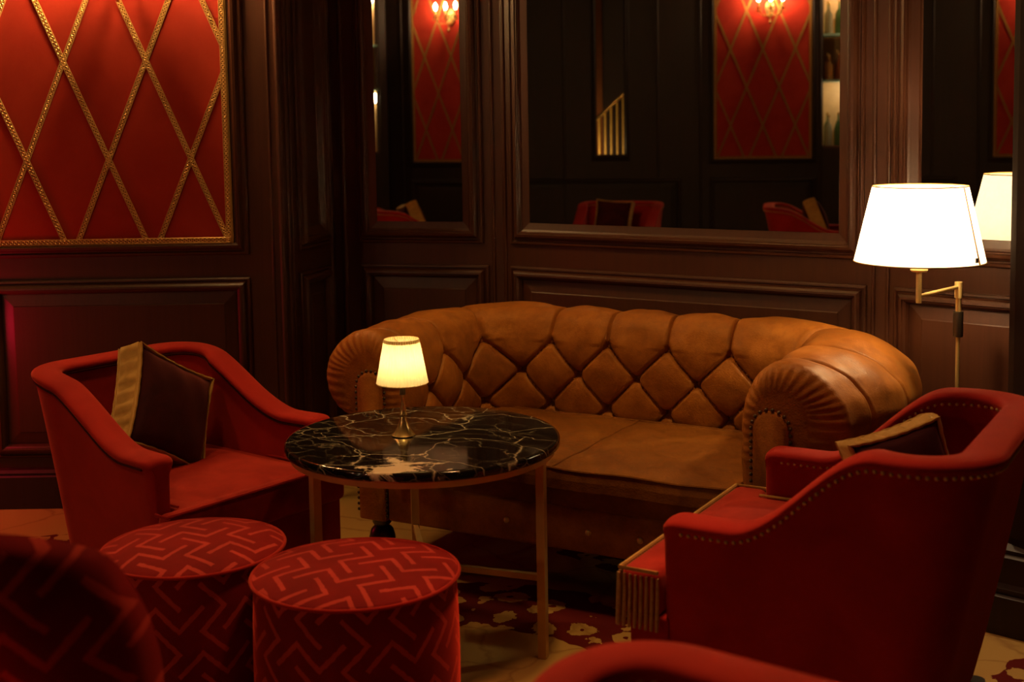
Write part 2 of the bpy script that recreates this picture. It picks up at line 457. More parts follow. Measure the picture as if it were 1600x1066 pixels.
mirror('W5', .137, .645, 1.148, 2.93, 'right-hand mirror reflecting the tall white lamp shade')

# dark projecting pier at the right edge, its side going back to the bay
E0 = (1.488, 3.800); ang6 = math.radians(-42); d6 = (math.cos(ang6), math.sin(ang6))
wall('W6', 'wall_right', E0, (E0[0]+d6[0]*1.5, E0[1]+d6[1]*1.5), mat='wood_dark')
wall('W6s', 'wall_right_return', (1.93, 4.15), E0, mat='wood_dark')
m = MB(); m.box(.02, .06, -.012, .01, .3, CEIL); m.box(.09, .10, -.008, .01, .3, CEIL); trim(m, 'W6', 'wood_dark')
m = MB(); pr = [(0,0),(.045,0),(.045,.12),(.034,.128),(.04,.145),(.03,.16),(.03,.24),(.018,.25),(.022,.262),(.0,.28)]
v = [(-.05,-h,z) for h, z in pr]+[(1.45,-h,z) for h, z in pr]; n = len(pr)
m.add(v, [(i,i+1,n+i+1,n+i) for i in range(n-1)]+[tuple(range(n)), tuple(range(2*n-1,n-1,-1))])
struct(place(m.build('baseboard_right', M['wood_dark'], None, False), 'W6'))
# rest of the room (seen only in the mirrors)
e6 = (E0[0]+d6[0]*1.5, E0[1]+d6[1]*1.5)
wall('WR', 'wall_far_right', e6, (e6[0], -2.6), mat='wood_dark')
RD = Vector((.542, -.839)).normalized(); RP = Vector((-6.405, .056))
def rp(t): return (RP.x+RD.x*t, RP.y+RD.y*t)
# rear-left wall: runs so that its room side faces +x (local -y must face the room)
TA, TB = -4.0, 1.55
wall('R4', 'wall_rear_left', rp(TB), rp(TA), pieces=None)
bpy.data.objects.remove(bpy.data.objects['wall_rear_left'])
def rx(t): return TB - t                            # local x on R4
pcs = [(0, rx(1.47), 0, CEIL), (rx(1.47), rx(1.12), 0, 1.25), (rx(1.47), rx(1.12), 3.0, CEIL), (rx(1.12), rx(-.92), 0, CEIL),
       (rx(-.92), rx(-1.29), 0, 1.21), (rx(-.92), rx(-1.29), 3.0, CEIL), (rx(-1.29), rx(TA), 0, CEIL)]
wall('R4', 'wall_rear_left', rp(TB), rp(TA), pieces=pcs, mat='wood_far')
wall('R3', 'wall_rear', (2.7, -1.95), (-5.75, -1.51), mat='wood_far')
R3L = WALLS['R3'][1]
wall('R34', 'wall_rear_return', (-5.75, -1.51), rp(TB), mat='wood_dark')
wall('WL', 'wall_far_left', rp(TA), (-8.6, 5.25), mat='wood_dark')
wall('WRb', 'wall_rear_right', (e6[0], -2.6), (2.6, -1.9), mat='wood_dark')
dado('R4', rx(1.06), rx(-.06)); upper('R4', rx(1.06), rx(-.06), 1.095, 3.05, P_VEL)
upper('R4', rx(-.90), rx(-1.31), 1.14, 3.05, P_VEL)
dado('R4', rx(-.35), rx(-2.2)); bead('R4', [(rx(1.10), .012), (rx(-.15), .012), (rx(-.6), .012), (rx(-1.6), .015)])
r3x = lambda x: (2.7 - x)/abs(math.cos(WALLS['R3'][2]))
dado('R3', r3x(-4.35), r3x(-5.46)); upper('R3', r3x(-4.35), r3x(-5.46), 1.095, 3.05, P_VEL)
bead('R3', [(r3x(-5.55), .012), (r3x(-4.25), .012)])

m = MB(); m.box(-9, 3.2, -3, 6.2, -.06, 0); struct(m.build('floor', M['carpet'], None, False))
m = MB(); m.box(-9, 3.2, -3, 6.2, CEIL, CEIL+.06); struct(m.build('ceiling', M['plaster'], None, False))

# ---------------------------------------------------------------- velvet wall panels with gold braid lattice
def clip(p, q, x0, x1, z0, z1):
    t0, t1 = 0., 1.; dx, dz = q[0]-p[0], q[1]-p[1]
    for d, a, b in ((dx, x0-p[0], x1-p[0]), (dz, z0-p[1], z1-p[1])):
        if abs(d) < 1e-9: continue
        ta, tb = a/d, b/d
        if ta > tb: ta, tb = tb, ta
        t0, t1 = max(t0, ta), min(t1, tb)
    if t1-t0 < .01: return None
    return (p[0]+dx*t0, p[1]+dz*t0), (p[0]+dx*t1, p[1]+dz*t1)
def velvet_panel(key, x0, x1, z0, z1, xc, zc, label, rings=True, sp=.335, hp=.40, bw=.0225):
    root = thing('velvet_wall_panel', label, 'wall panel', group='red velvet panels with gold braid lattice'); place(root, key)
    m = MB(); m.box(x0, x1, -.012, -.001, z0, z1); m.build('velvet_field', M['velvet_panel'], root, False)
    m = MB(); mr = MB()
    def strip(p, q, lift, rings=rings):
        dx, dz = q[0]-p[0], q[1]-p[1]; Ln = math.hypot(dx, dz); tx, tz = dx/Ln, dz/Ln; nx, nz = -tz, tx
        h = bw/2; y = -.012-lift
        pr = [(-h, .0), (-h, .003), (-h*.75, .005), (-h*.5, .0025), (h*.5, .0025), (h*.75, .005), (h, .003), (h, 0)]
        v = []
        for (a, b) in (p, q):
            for s_, o in pr: v.append((a+nx*s_, y-o, b+nz*s_))
        k = len(pr); m.add(v, [(i, i+1, k+i+1, k+i) for i in range(k-1)])
        if rings:
            n = int(Ln/.0165)
            for i in range(n):
                c = (i+.5)*Ln/n; cx, cz = p[0]+tx*c, p[1]+tz*c
                R_, r_ = .0060, .0020; vv = []; ff = []
                for a in range(8):
                    A = 2*PI*a/8
                    for b2 in range(4):
                        Bq = PI/2*b2; rr = R_+r_*math.cos(Bq)
                        uu, ww = rr*math.cos(A), rr*math.sin(A)
                        vv.append((cx+tx*uu+nx*ww, y-.0040-r_*math.sin(Bq), cz+tz*uu+nz*ww))
                for a in range(8):
                    for b2 in range(4):
                        ff.append((a*4+b2, a*4+(b2+1)%4, ((a+1)%8)*4+(b2+1)%4, ((a+1)%8)*4+b2))
                mr.add(vv, ff)
            for sd in (-1, 1):
                hh = sd*h*.86; mr.tube([(p[0]+nx*hh, y-.0035, p[1]+nz*hh), (q[0]+nx*hh, y-.0035, q[1]+nz*hh)], .0018, 5)
    e = bw*.55
    for i in range(-8, 9):
        for s_ in (-1, 1):
            X = xc + i*sp
            seg = clip((X-s_*sp/2*8, zc-hp*8), (X+s_*sp/2*8, zc+hp*8), x0+e, x1-e, z0+e, z1-e)
            if seg: strip(seg[0], seg[1], .001 if s_ > 0 else .0028)
    o = .005
    for p, q in (((x0+e, z0+bw/2), (x1-e, z0+bw/2)), ((x0+e, z1-bw/2), (x1-e, z1-bw/2)), ((x0+e, z0), (x0+e, z1)), ((x1-e, z0), (x1-e, z1))):
        strip(p, q, .0035)
    br = m.build('gold_braid', M['braid'], root, True)
    if mr.v: mr.build('ring_cord', M['braid_ring'], br, True)
    f = MB(); rect_frame(f, x0-.006, x1+.006, z0-.008, z1+.006, [(0,.008),(.001,.016),(.006,.018),(.009,.010)])
    f.build('gilt_fillet', M['brass'], root, False)
    return root
velvet_panel('W1', X1-2.125, X1-1.148, 1.104, 2.96, X1-1.64, 1.452, 'red velvet panel with gold braid diamonds on the left wall above the red armchair')
velvet_panel('R4', rx(1.0), rx(0.0), 1.155, 2.99, rx(.5), 1.50, 'red velvet panel with gold diamonds reflected in the wide mirror over the sofa', False)
velvet_panel('R3', r3x(-4.41), r3x(-5.40), 1.155, 2.99, r3x(-4.905), 1.50, 'red velvet panel with gold diamonds reflected in the narrow left mirror', False)

# wall sconces: gilt back plate, two curved arms with cups, candle bulbs and glass drops
M['bulb_sconce'] = mat_emit('sconce_bulb', (1, .60, .22), 740)
M['bulb_sconce_far'] = mat_emit('far_sconce_bulb', (1, .62, .30), 430)
def sconce(key, x, z, label, bulbs=True):
    root = thing('wall_sconce', label, 'wall lamp', group='gilt wall sconces'); place(root, key)
    root.location = root.location + Matrix.Rotation(WALLS[key][2], 3, 'Z') @ Vector((x, -.02, z))
    if key == 'W1': root.scale = (1.5, 1.5, 1.5)
    m = MB(); m.lathe([(.0,0),(.045,.0),(.05,.008),(.03,.02),(.0,.024)], 20, cap=False)
    m.v = [(a, -c_, b) for a, b, c_ in m.v]; m.v = [(a, b, c_*1.8) for a, b, c_ in m.v]
    m.build('back_plate', M['brass_bright'], root)
    m = MB(); m.lathe([(.0,-.17),(.012,-.16),(.02,-.14),(.008,-.12),(.006,-.10),(.018,-.085),(.0,-.07)], 12, (0,-.06,0), cap=False); m.build('finial', M['brass_bright'], root)
    for s_ in (-1, 0, 1):
        m = MB(); m.tube([(0,-.01,-.02),(s_*.03,-.06,-.07),(s_*.08,-.10,-.075),(s_*.12,-.12,-.04),(s_*.125,-.12,-.005)], .007, 8)
        arm = m.build('arm', M['brass_bright'], root)
        m = MB(); m.lathe([(.006,-.02),(.03,.0),(.034,.006),(.012,.01),(.012,.07),(.010,.072)], 14, (s_*.125,-.12,0)); m.build('candle_cup', M['brass_bright'], arm)
        m = MB(); m.lathe([(.006,.072),(.014,.09),(.017,.105),(.011,.13),(.002,.15)], 12, (s_*.125,-.12,0)); m.build('bulb', M['bulb_sconce' if key == 'W1' else 'bulb_sconce_far'], arm)
        for k in range(5):
            a = 2*PI*k/5; m = MB(); m.ball((s_*.125+.031*math.cos(a), -.12+.031*math.sin(a), -.03), .008, 8, 5, (1,1,2)); m.build('drop', M['brass_bright'], arm)
    return root
sconce('W1', X1-1.55, 2.33, 'gilt two-arm wall sconce high on the left velvet panel')
sconce('R4', rx(.57), 2.71, 'lit gilt sconce at the top of the panel reflected in the wide mirror')
sconce('R3', r3x(-4.89), 2.72, 'lit gilt sconce at the top of the panel reflected in the narrow left mirror')

# ---------------------------------------------------------------- chesterfield sofa
def build_sofa():
    root = thing('chesterfield_sofa', 'tan leather button-tufted chesterfield sofa with rolled arms behind the marble table', 'sofa', (.135, 4.080, 0), math.radians(-29))
    A, YB, RC = .612, .665, .13
    # plan path of the inner face
    path = []
    def seg(p, q, n): 
        for i in range(n): path.append((p[0]+(q[0]-p[0])*i/n, p[1]+(q[1]-p[1])*i/n))
    seg((-A, .035), (-A, YB-RC), 110)
    for i in range(44):
        a = PI - (PI/2)*i/44; path.append((-A+RC+RC*math.cos(a), YB-RC+RC*math.sin(a)))
    seg((-A+RC, YB), (A-RC, YB), 230)
    for i in range(44):
        a = PI/2 - (PI/2)*i/44; path.append((A-RC+RC*math.cos(a), YB-RC+RC*math.sin(a)))
    seg((A, YB-RC), (A, .035), 110); path.append((A, .035))
    P = np.array(path); n = len(P)
    T = np.gradient(P, axis=0); T /= np.linalg.norm(T, axis=1)[:, None]
    Nn = np.stack([-T[:, 1], T[:, 0]], 1)
    s = np.concatenate([[0], np.cumsum(np.linalg.norm(np.diff(P, axis=0), axis=1))]); s -= s[-1]/2
    # cross-section (u outward, z)
    pr = [(.03,.33),(.012,.44),(.0,.56),(.002,.66),(.016,.745),(.05,.815),(.095,.852),(.15,.860),(.21,.845),(.268,.805),(.312,.75),(.330,.685),(.318,.62),(.28,.572),(.235,.552),(.195,.54),(.178,.50),(.175,.40),(.175,.20)]
    cz, cu = .69, .17
    pr = np.array(pr); 
    d = np.concatenate([[0], np.cumsum(np.linalg.norm(np.diff(pr, axis=0), axis=1))])
    m_ = 230; q = np.linspace(0, d[-1], m_)
    def cr_(col):                           # smooth resample
        return np.interp(q, d, col)
    U, Z = cr_(pr[:, 0]), cr_(pr[:, 1])
    for _ in range(10):
        U[1:-1] = (U[:-2]+2*U[1:-1]+U[2:])/4; Z[1:-1] = (Z[:-2]+2*Z[1:-1]+Z[2:])/4
    # arc-length of the top button row
    vrow = q[np.argmax(Z > .735)]; dv = .122; ds = .24
    vtop = q[np.argmax(Z)]; vend = d[13]
    OFF = -.10; tU, tZ = np.gradient(U), np.gradient(Z); ln = np.hypot(tU, tZ); nU, nZ = -tZ/ln, tU/ln    # outward normal of the section
    # at the inner face going up, normal should point to -u
    ss = s[:, None]+OFF; vv = q[None, :]
    below = np.clip((vrow-vv)/(2*dv), 0, None)
    pp, qq = ss/ds+below, ss/ds-below
    pil = (np.abs(np.sin(PI*pp))*np.abs(np.sin(PI*qq)))
    pil = np.where(vv >= vrow, np.abs(np.sin(PI*ss/ds))**1.5, pil)**.30
    fade = np.clip((vend-vv)/(vend-vtop), 0, 1)**.7
    amp = np.where(vv >= vrow, .024*fade, .032)
    amp = amp*np.clip((vv-.02)/.08, 0, 1)
    endf = np.clip((s[-1]-np.abs(s))/.10, 0, 1)[:, None]
    disp = amp*(pil-1)*(.15+.85*endf)
    tri = lambda x: np.abs(x-np.round(x))
    dcr = np.where(vv >= vrow, tri(ss/ds)*ds, np.minimum(tri(pp), tri(qq))*ds*.72)
    fold = np.clip((vend-.02-vv)/.10, 0, 1)
    disp -= .0085*np.exp(-(dcr/.0048)**2)*np.clip((vv-.03)/.05, 0, 1)*fold*(.25+.75*endf)
    disp += .0016*np.exp(-((dcr-.012)/.006)**2)*fold*endf
    near = np.full(pil.shape, 9.)
    buttons = []
    for row in range(3):
        for k in range(-8, 9):
            sb = (k+.5*(row % 2))*ds; vb = vrow-row*dv
            if abs(sb-OFF) > s[-1]-.09: continue
            near = np.minimum(near, np.hypot(ss-sb, vv-vb)); buttons.append((sb-OFF, vb))
    disp -= .026*np.exp(-(near/.015)**2)
    disp += .0025*np.sin(ss*41+vv*13)*np.sin(vv*37-ss*17)*endf
    onarm = np.clip((.80*YB-np.abs(P[:, 1]-.62*YB))/(.25), 0, 1)*np.clip((P[:, 1]-.03)/.28, 0, 1)*(np.abs(P[:, 0]) > A-RC)
    onarm = np.convolve(np.pad(onarm, 10, mode='edge'), np.ones(21)/21, 'valid')
    Ug = .10+(U[None, :]-.10)*np.where(U[None, :] > .10, 1+.42*onarm[:, None], 1)
    Ud = Ug+nU[None, :]*disp; Zd = Z[None, :]+nZ[None, :]*disp
    # sag of the top line along the back, higher in the middle of the back than on the arms
    lift = .004*np.clip((P[:, 1]-.25)/.3, 0, 1)[:, None]*np.clip((Zd-.45)/.3, 0, 1)
    Zd = Zd+lift
    X = P[:, 0][:, None]+Nn[:, 0][:, None]*Ud; Y = P[:, 1][:, None]+Nn[:, 1][:, None]*Ud
    V = np.stack([X, Y, Zd], 2)
    m = MB(); m.v = [tuple(p) for p in V.reshape(-1, 3)]
    idx = np.arange(n*m_).reshape(n, m_)
    m.f = [(idx[i, j], idx[i+1, j], idx[i+1, j+1], idx[i, j+1]) for i in range(n-1) for j in range(m_-1)]
    # padded scroll ends: rings shrinking toward the arm panel and moving forward
    for e, sgn in ((0, -1), (n-1, 1)):
        base = V[e].copy(); cxu = .105
        cx = P[e, 0]+Nn[e, 0]*cxu
        prev = list(idx[e]); K = 7
        for k in range(1, K+1):
            t = k/K; fwd = .05*math.sin(t*PI/2); sh = 1-.50*(1-math.cos(t*PI/2))
            ring = base.copy()
            for j in range(m_):
                czz = min(max(base[j, 2], .19), .70)
                ring[j, 0] = cx+(base[j, 0]-cx)*sh
                ring[j, 2] = czz+(base[j, 2]-czz)*sh
                pl = .0022*math.sin(q[j]/.031*2*PI+1.7*math.sin(q[j]*23))*math.sin(t*PI) if base[j, 2] > .55 else 0
                ring[j, 1] = base[j, 1]-fwd-pl
            st = len(m.v); m.v += [tuple(p) for p in ring]
            cur = list(range(st, st+m_))
            for j in range(m_-1): m.f.append((prev[j], prev[j+1], cur[j+1], cur[j]))
            prev = cur
        m.f.append(tuple(prev))
    m.build('tufted_shell', M['leather'], root, True, fix=True)
    # arm front panels, welt and nails
    for sx in (-1, 1):
        cx = sx*(A+.108); yF = -.018
        def outline(w, zt, z0, k=14):
            pts = [(cx-w, z0), (cx-w, zt-w)]
            for i in range(1, k): a = PI-PI*i/k; pts.append((cx+w*math.cos(a), zt-w+w*math.sin(a)))
            return pts+[(cx+w, zt-w), (cx+w, z0)]
        ol = outline(.056, .715, .19); m = MB(); k = len(ol)
        inn = outline(.045, .704, .19)
        m.add([(x, yF+.02, z) for x, z in ol]+[(x, yF-.004, z) for x, z in ol]+[(x, yF-.012, z) for x, z in inn],
              [(i, i+1, k+i+1, k+i) for i in range(k-1)]+[(k+i, k+i+1, 2*k+i+1, 2*k+i) for i in range(k-1)]+[tuple(range(2*k, 3*k))])
        m.build('arm_front_panel', M['leather'], root)
        m = MB(); big = outline(.060, .720, .20)
        acc = 0; last = big[0]
        for a, b in zip(big[:-1], big[1:]):
            Ln = math.hypot(b[0]-a[0], b[1]-a[1]); c = (.02-acc) if acc else 0
            c = -acc
            while c+.020 <= Ln:
                c += .020; m.ball((a[0]+(b[0]-a[0])*c/Ln, yF-.004, a[1]+(b[1]-a[1])*c/Ln), .0062, 8, 4, (1,.7,1))
            acc = Ln-c
        nn = m.build('nailhead_trim', M['dark_metal'], root)
    # buttons
    bme = None
    for (sb, vb) in buttons:
        i = int(np.argmin(np.abs(s-sb))); j = int(np.argmin(np.abs(q-vb)))
        p = V[i, j]; nrm = Vector((Nn[i, 0]*nU[j], Nn[i, 1]*nU[j], nZ[j]))
        if bme is None:
            b = MB(); b.ball((0,0,0), .0105, 10, 6, (1,1,.6)); ob = b.build('button', M['leather'], root); bme = ob.data
        else:
            ob = bpy.data.objects.new('button', bme); COL.objects.link(ob); ob.parent = root
        ob.location = Vector(p)+nrm*.007; ob.rotation_euler = nrm.to_track_quat('Z', 'Y').to_euler()
    # seat cushions
    def cushion(x0, x1, y0, y1, z0, z1):
        nx, ny, r = 40, 36, .028; m = MB(); top = []; 
        for jy in range(ny+1):
            row = []
            for ix in range(nx+1):
                u, w = ix/nx*2-1, jy/ny*2-1
                dome = .018*(1-u**4)*(1-w**4)
                x = (x0+x1)/2+(x1-x0)/2*u; y = (y0+y1)/2+(y1-y0)/2*w
                row.append((x, y, z1-.016+dome+.003*math.sin(x*19+y*7)*math.sin(y*23)))
            top.append(row)
        m.grid(top)
        per = [top[0][i] for i in range(nx+1)]+[top[j][nx] for j in range(1, ny+1)]+[top[ny][i] for i in range(nx-1, -1, -1)]+[top[j][0] for j in range(ny-1, 0, -1)]
        prev = [(p[0], p[1], p[2]) for p in per]; cxm, cym = (x0+x1)/2, (y0+y1)/2
        for t in (.25, .5, .75, 1):
            bul = .012*math.sin(t*PI)
            cur = []
            for p in per:
                ux = 1 if abs(p[0]-x1) < 1e-6 else (-1 if abs(p[0]-x0) < 1e-6 else 0); uy = 1 if abs(p[1]-y1) < 1e-6 else (-1 if abs(p[1]-y0) < 1e-6 else 0)
                wr = .0012*math.sin(p[0]*17+t*3)
                cur.append((p[0]+ux*bul, p[1]+uy*(bul+wr), p[2]+(z0-p[2])*t))
            k = len(per); m.add(prev+cur, [(i, (i+1) % k, k+(i+1) % k, k+i) for i in range(k)]); prev = cur
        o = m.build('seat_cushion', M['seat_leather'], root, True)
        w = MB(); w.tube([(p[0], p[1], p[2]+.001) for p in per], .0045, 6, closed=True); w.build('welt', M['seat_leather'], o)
        return o
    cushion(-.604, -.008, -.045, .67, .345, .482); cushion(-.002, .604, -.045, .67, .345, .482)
    m = MB(); m.box(-.66, .66, -.020, .05, .19, .342); m.build('front_rail', M['leather'], root, True, bevel=.012)
    m = MB(); m.box(-.70, .70, .05, .70, .20, .36); m.build('base_frame', M['wood_dark'], root, False)
    for x in (-.18, .12, .30):
        m = MB(); m.ball((x, -.022, .262), .011, 10, 6, (1,.6,1)); m.build('stud', M['brass'], root)
    for x, y in ((-.74,.06),(.74,.06),(-.74,.74),(.74,.74)):
        m = MB(); m.lathe([(.016,0),(.020,.012),(.030,.035),(.044,.075),(.048,.10),(.040,.13),(.026,.145),(.034,.155),(.040,.20)], 20, (x, y, 0)); m.build('turned_foot', M['wood_leg'], root)
    return root
build_sofa()

# ---------------------------------------------------------------- red club armchairs
def armchair(label, loc, rz, nails=True, fringe=True, ha=.63, hb=.83, hw=.32, y0=-.33, yb=.245, rc=.11, rake=.09, s0=.10, s1=-.01, zs=.50, ext=.145, taper=.0, group=None):
    root = thing('club_armchair', label, 'armchair', loc, rz, group)
    path = []
    def seg(p, q, n):
        for i in range(n): path.append((p[0]+(q[0]-p[0])*i/n, p[1]+(q[1]-p[1])*i/n))
    seg((-hw, y0), (-hw, yb-rc), 34)
    for i in range(16): a = PI-(PI/2)*i/16; path.append((-hw+rc+rc*math.cos(a), yb-rc+rc*math.sin(a)))
    seg((-hw+rc, yb), (hw-rc, yb), 24)
    for i in range(16): a = PI/2-(PI/2)*i/16; path.append((hw-rc+rc*math.cos(a), yb-rc+rc*math.sin(a)))
    seg((hw, yb-rc), (hw, y0), 34); path.append((hw, y0))
    P = np.array(path); n = len(P); P[:, 0] *= 1-taper*np.clip((P[:, 1]-y0)/(yb-y0), 0, 1)
    T = np.gradient(P, axis=0); T /= np.linalg.norm(T, axis=1)[:, None]; Nn = np.stack([-T[:, 1], T[:, 0]], 1)
    t = np.clip((P[:, 1]-(y0+s0))/(yb-s1-(y0+s0)), 0, 1); sm = t*t*(3-2*t)
    h = ha+(hb-ha)*sm
    back = np.clip((P[:, 1]-(-.05))/(yb-(-.05)), 0, 1)*(.15+.85*np.clip(Nn[:, 1], 0, 1))
    sec = [(-.030,.26,0),(-.034,.34,0),(-.036,-.065,1),(-.039,-.031,1),(-.050,-.027,1),(-.055,-.016,1),(-.047,-.005,1),(-.030,-.001,1),(0,.002,1),(.026,-.001,1),(.042,-.007,1),(.048,-.016,1),(.044,-.028,1),(.037,-.032,1),(.033,-.065,1),(.018,.40,0),(-.004,.085,0),(-.03,.08,0),(-.03,.26,0)]
    m = MB(); rows = []
    for i in range(n):
        row = []
        for u, z, k in sec:
            zz = h[i]+z if k else min(z, h[i]-.12)
            lean = rake*back[i]*np.clip((zz-.30)/(hb-.30), -.3, 1.1)
            uu = u+lean
            row.append((P[i,0]+Nn[i,0]*uu, P[i,1]+Nn[i,1]*uu, zz))
        rows.append(row)
    # resample each row smoothly with Catmull-like subdivision through the modifier
    m.v = [p for r in rows for p in r]; w = len(sec)
    m.f = [(i*w+j, (i+1)*w+j, (i+1)*w+j+1, i*w+j+1) for i in range(n-1) for j in range(w-1)]
    # padded arm fronts
    for e in (0, n-1):
        base = np.array(rows[e]); cx = P[e,0]; prev = [e*w+j for j in range(w)]
        for k in range(1, 5):
            tt = k/4; fwd = .035*math.sin(tt*PI/2); sh = 1-.45*(1-math.cos(tt*PI/2))
            cur0 = len(m.v)
            for j in range(w):
                zc = min(max(base[j,2], .22), h[e]-.05)
                m.v.append((cx+(base[j,0]-cx)*sh, base[j,1]-fwd, zc+(base[j,2]-zc)*sh))
            cur = list(range(cur0, cur0+w))
            for j in range(w-1): m.f.append((prev[j], prev[j+1], cur[j+1], cur[j]))
            prev = cur
        m.f.append(tuple(prev[:-1]))
    o = m.build('upholstered_shell', M['velvet_red'], root, True, fix=True)
    o.modifiers.clear()
    md = o.modifiers.new('sub', 'SUBSURF'); md.levels = 1; md.render_levels = 1
    def line(u, dz):
        pts = []
        for i in range(n):
            zz = h[i]+dz; lean = rake*back[i]*np.clip((zz-.30)/(hb-.30), -.3, 1.1)
            pts.append((P[i,0]+Nn[i,0]*(u+lean), P[i,1]+Nn[i,1]*(u+lean), zz))
        return pts
    if nails:
        for ln in (line(.040, -.0335), line(-.0415, -.0335)):
            m = MB(); acc = 0
            for a, b in zip(ln[:-1], ln[1:]):
                a, b = Vector(a), Vector(b); Ln = (b-a).length; c = -acc
                while c+.0185 <= Ln: c += .0185; m.ball(a+(b-a)*(c/Ln), .0052, 8, 4)
                acc = Ln-c
            m.build('nailhead_trim', M['brass'], root)
    else:
        m = MB(); m.tube(line(-.044, -.032), .006, 6); m.tube(line(.041, -.033), .004, 6); m.build('welt', M['velvet_wine'], root)
    # T-shaped seat cushion
    xi, xo, yf, ya, yr = hw-.045, hw+.035, y0-ext, y0-.045, yb-.06
    ol = [(-xo,yf),(xo,yf),(xo,ya),(xi,ya),(xi,yr),(-xi,yr),(-xi,ya),(-xo,ya)]
    def prism(ol, z0, z1, name, mat, bev):
        k = len(ol); m = MB(); m.add([(x,y,z0) for x,y in ol]+[(x,y,z1) for x,y in ol], [tuple(range(k-1,-1,-1)), tuple(range(k,2*k))]+[(i,(i+1)%k,k+(i+1)%k,k+i) for i in range(k)])
        return m.build(name, mat, root, True, bevel=bev)
    st = prism(ol, zs-.12, zs, 'seat_cushion', M['velvet_red_worn'], .022)
    m = MB(); ny = 20; g = []
    for j in range(ny+1):
        row = []
        for i in range(ny+1):
            u, v = i/ny*2-1, j/ny*2-1; row.append((u*(xi-.02), (yf+yr)/2+v*((yr-yf)/2-.02), zs-.005+.020*(1-u**4)*(1-v**4)))
        g.append(row)
    m.grid(g); m.build('seat_crown', M['velvet_red_worn'], st, True)
    m = MB(); m.tube([(-xo,ya,zs-.003),(-xo,yf,zs-.003),(xo,yf,zs-.003),(xo,ya,zs-.003)], .005, 6); m.tube([(xi,ya,zs+.001),(xi,yr,zs+.001)], .004, 6); m.tube([(-xi,ya,zs+.001),(-xi,yr,zs+.001)], .004, 6)
    m.build('piping', M['velvet_gold'] if fringe else M['velvet_red'], st)
    ins = [(x*(1-.03), y+(.02 if y < -.2 else 0)) for x, y in ol]
    prism(ins, .20, zs-.115, 'seat_rail', M['velvet_red'], .008)
    if fringe:
        m = MB()
        def run(p, q):
            Ln = math.hypot(q[0]-p[0], q[1]-p[1]); k = int(Ln/.0125)
            for i in range(k+1):
                x, y = p[0]+(q[0]-p[0])*i/k, p[1]+(q[1]-p[1])*i/k
                m.tube([(x,y,zs-.015),(x,y,zs-.055),(x*1.004,y*1.004,zs-.125),(x*1.006,y*1.006,zs-.145)], [.0035,.0048,.0052,.004], 6)
        run((-xo-.003,ya),(-xo-.003,yf-.003)); run((-xo,yf-.004),(xo,yf-.004)); run((xo+.003,yf),(xo+.003,ya))
        m.build('bullion_fringe', M['bullion'], root)
    for sx in (-1, 1):
        for y in (y0+.02, yb-.03):
            m = MB(); m.lathe([(.016,0),(.020,.02),(.024,.10)], 12, (sx*(hw-.035), y, 0)); m.build('leg', M['wood_leg'], root)
    return root

def pillow(label, loc, eul, size=.38, th=.085, group='gold-edged throw pillows'):
    root = thing('throw_pillow', label, 'cushion', loc, 0, group); root.rotation_euler = eul
    hN = 20; a = size/2
    def xy(u, v):
        k = 1-.085*(1-v*v)*abs(u) ; k2 = 1-.085*(1-u*u)*abs(v)
        return a*u*k, a*v*k2
    def side(sgn, inset):
        g = []
        for j in range(hN+1):
            row = []
            for i in range(hN+1):
                u, v = i/hN*2-1, j/hN*2-1; x, y = xy(u*inset, v*inset)
                c = max(abs(u), abs(v))
                row.append((x, y, sgn*(th/2+.050*((1-u*u)*(1-v*v))**.45+.002*math.sin(u*9+v*4))))
            g.append(row)
        return g
    m = MB(); m.grid(side(1, .94)); m.grid(side(-1, .94)); m.build('pillow_cover', M['velvet_wine'], root)
    per = []
    K = 24
    for (p, q) in (((-1,-1),(1,-1)),((1,-1),(1,1)),((1,1),(-1,1)),((-1,1),(-1,-1))):
        for i in range(K): per.append((p[0]+(q[0]-p[0])*i/K, p[1]+(q[1]-p[1])*i/K))
    m = MB(); rings = []
    for z, ins in ((th/2, .93), (th/2+.004, .97), (th/2-.004, 1.0), (.0, 1.02), (-th/2+.004, 1.0), (-th/2-.004, .97), (-th/2, .93)):
        r = []
        for i, (u, v) in enumerate(per):
            x, y = xy(u*ins, v*ins); wr = .0035*math.sin(i*1.9)*math.cos(z/th*PI)
            r.append((x*(1+wr/a*2), y*(1+wr/a*2), z))
        rings.append(r)
    k = len(per)
    for A_, B_ in zip(rings[:-1], rings[1:]): m.add(A_+B_, [(i,(i+1)%k,k+(i+1)%k,k+i) for i in range(k)])
    m.build('gold_gusset', M['velvet_gold'], root)
    m = MB(); m.tube([(x,y,z+.003) for x,y,z in rings[1]], .0045, 6, closed=True); m.tube([(x,y,z-.003) for x,y,z in rings[5]], .0045, 6, closed=True)
    m.build('corded_piping', M['velvet_gold'], root)
    return root


def facing(fx, fy): return math.atan2(fx, -fy)
def pose(normal, roll):
    z = Vector(normal).normalized(); y = Vector((0,0,1)); y = (y - z*y.dot(z)).normalized(); x = y.cross(z)
    Rm = Matrix((x, y, z)).transposed()
    return (Rm @ Matrix.Rotation(math.radians(roll), 3, 'Z')).to_euler()
armchair('worn red velvet club armchair in front of the left panelled wall, holding a dark pillow', (-1.108, 4.095, 0), facing(.78, -.62), nails=False, fringe=False, hb=.82, ext=.095, taper=.12, zs=.475)
pillow('dark wine pillow with gold border in the left armchair', (-1.155, 4.12, .652), pose((.90, -.42, .32), -32), size=.35)
armchair('red velvet armchair with brass nailheads seen from its side, right of the sofa', (.853, 3.08, 0), facing(-.86, .51), hw=.355, ha=.65, hb=.86, s0=.13, s1=.11, zs=.515)
pillow('gold-edged pillow in the right armchair, only its rim showing over the arm', (.985, 3.20, .662), pose((.10, -.98, .16), 15), size=.252)
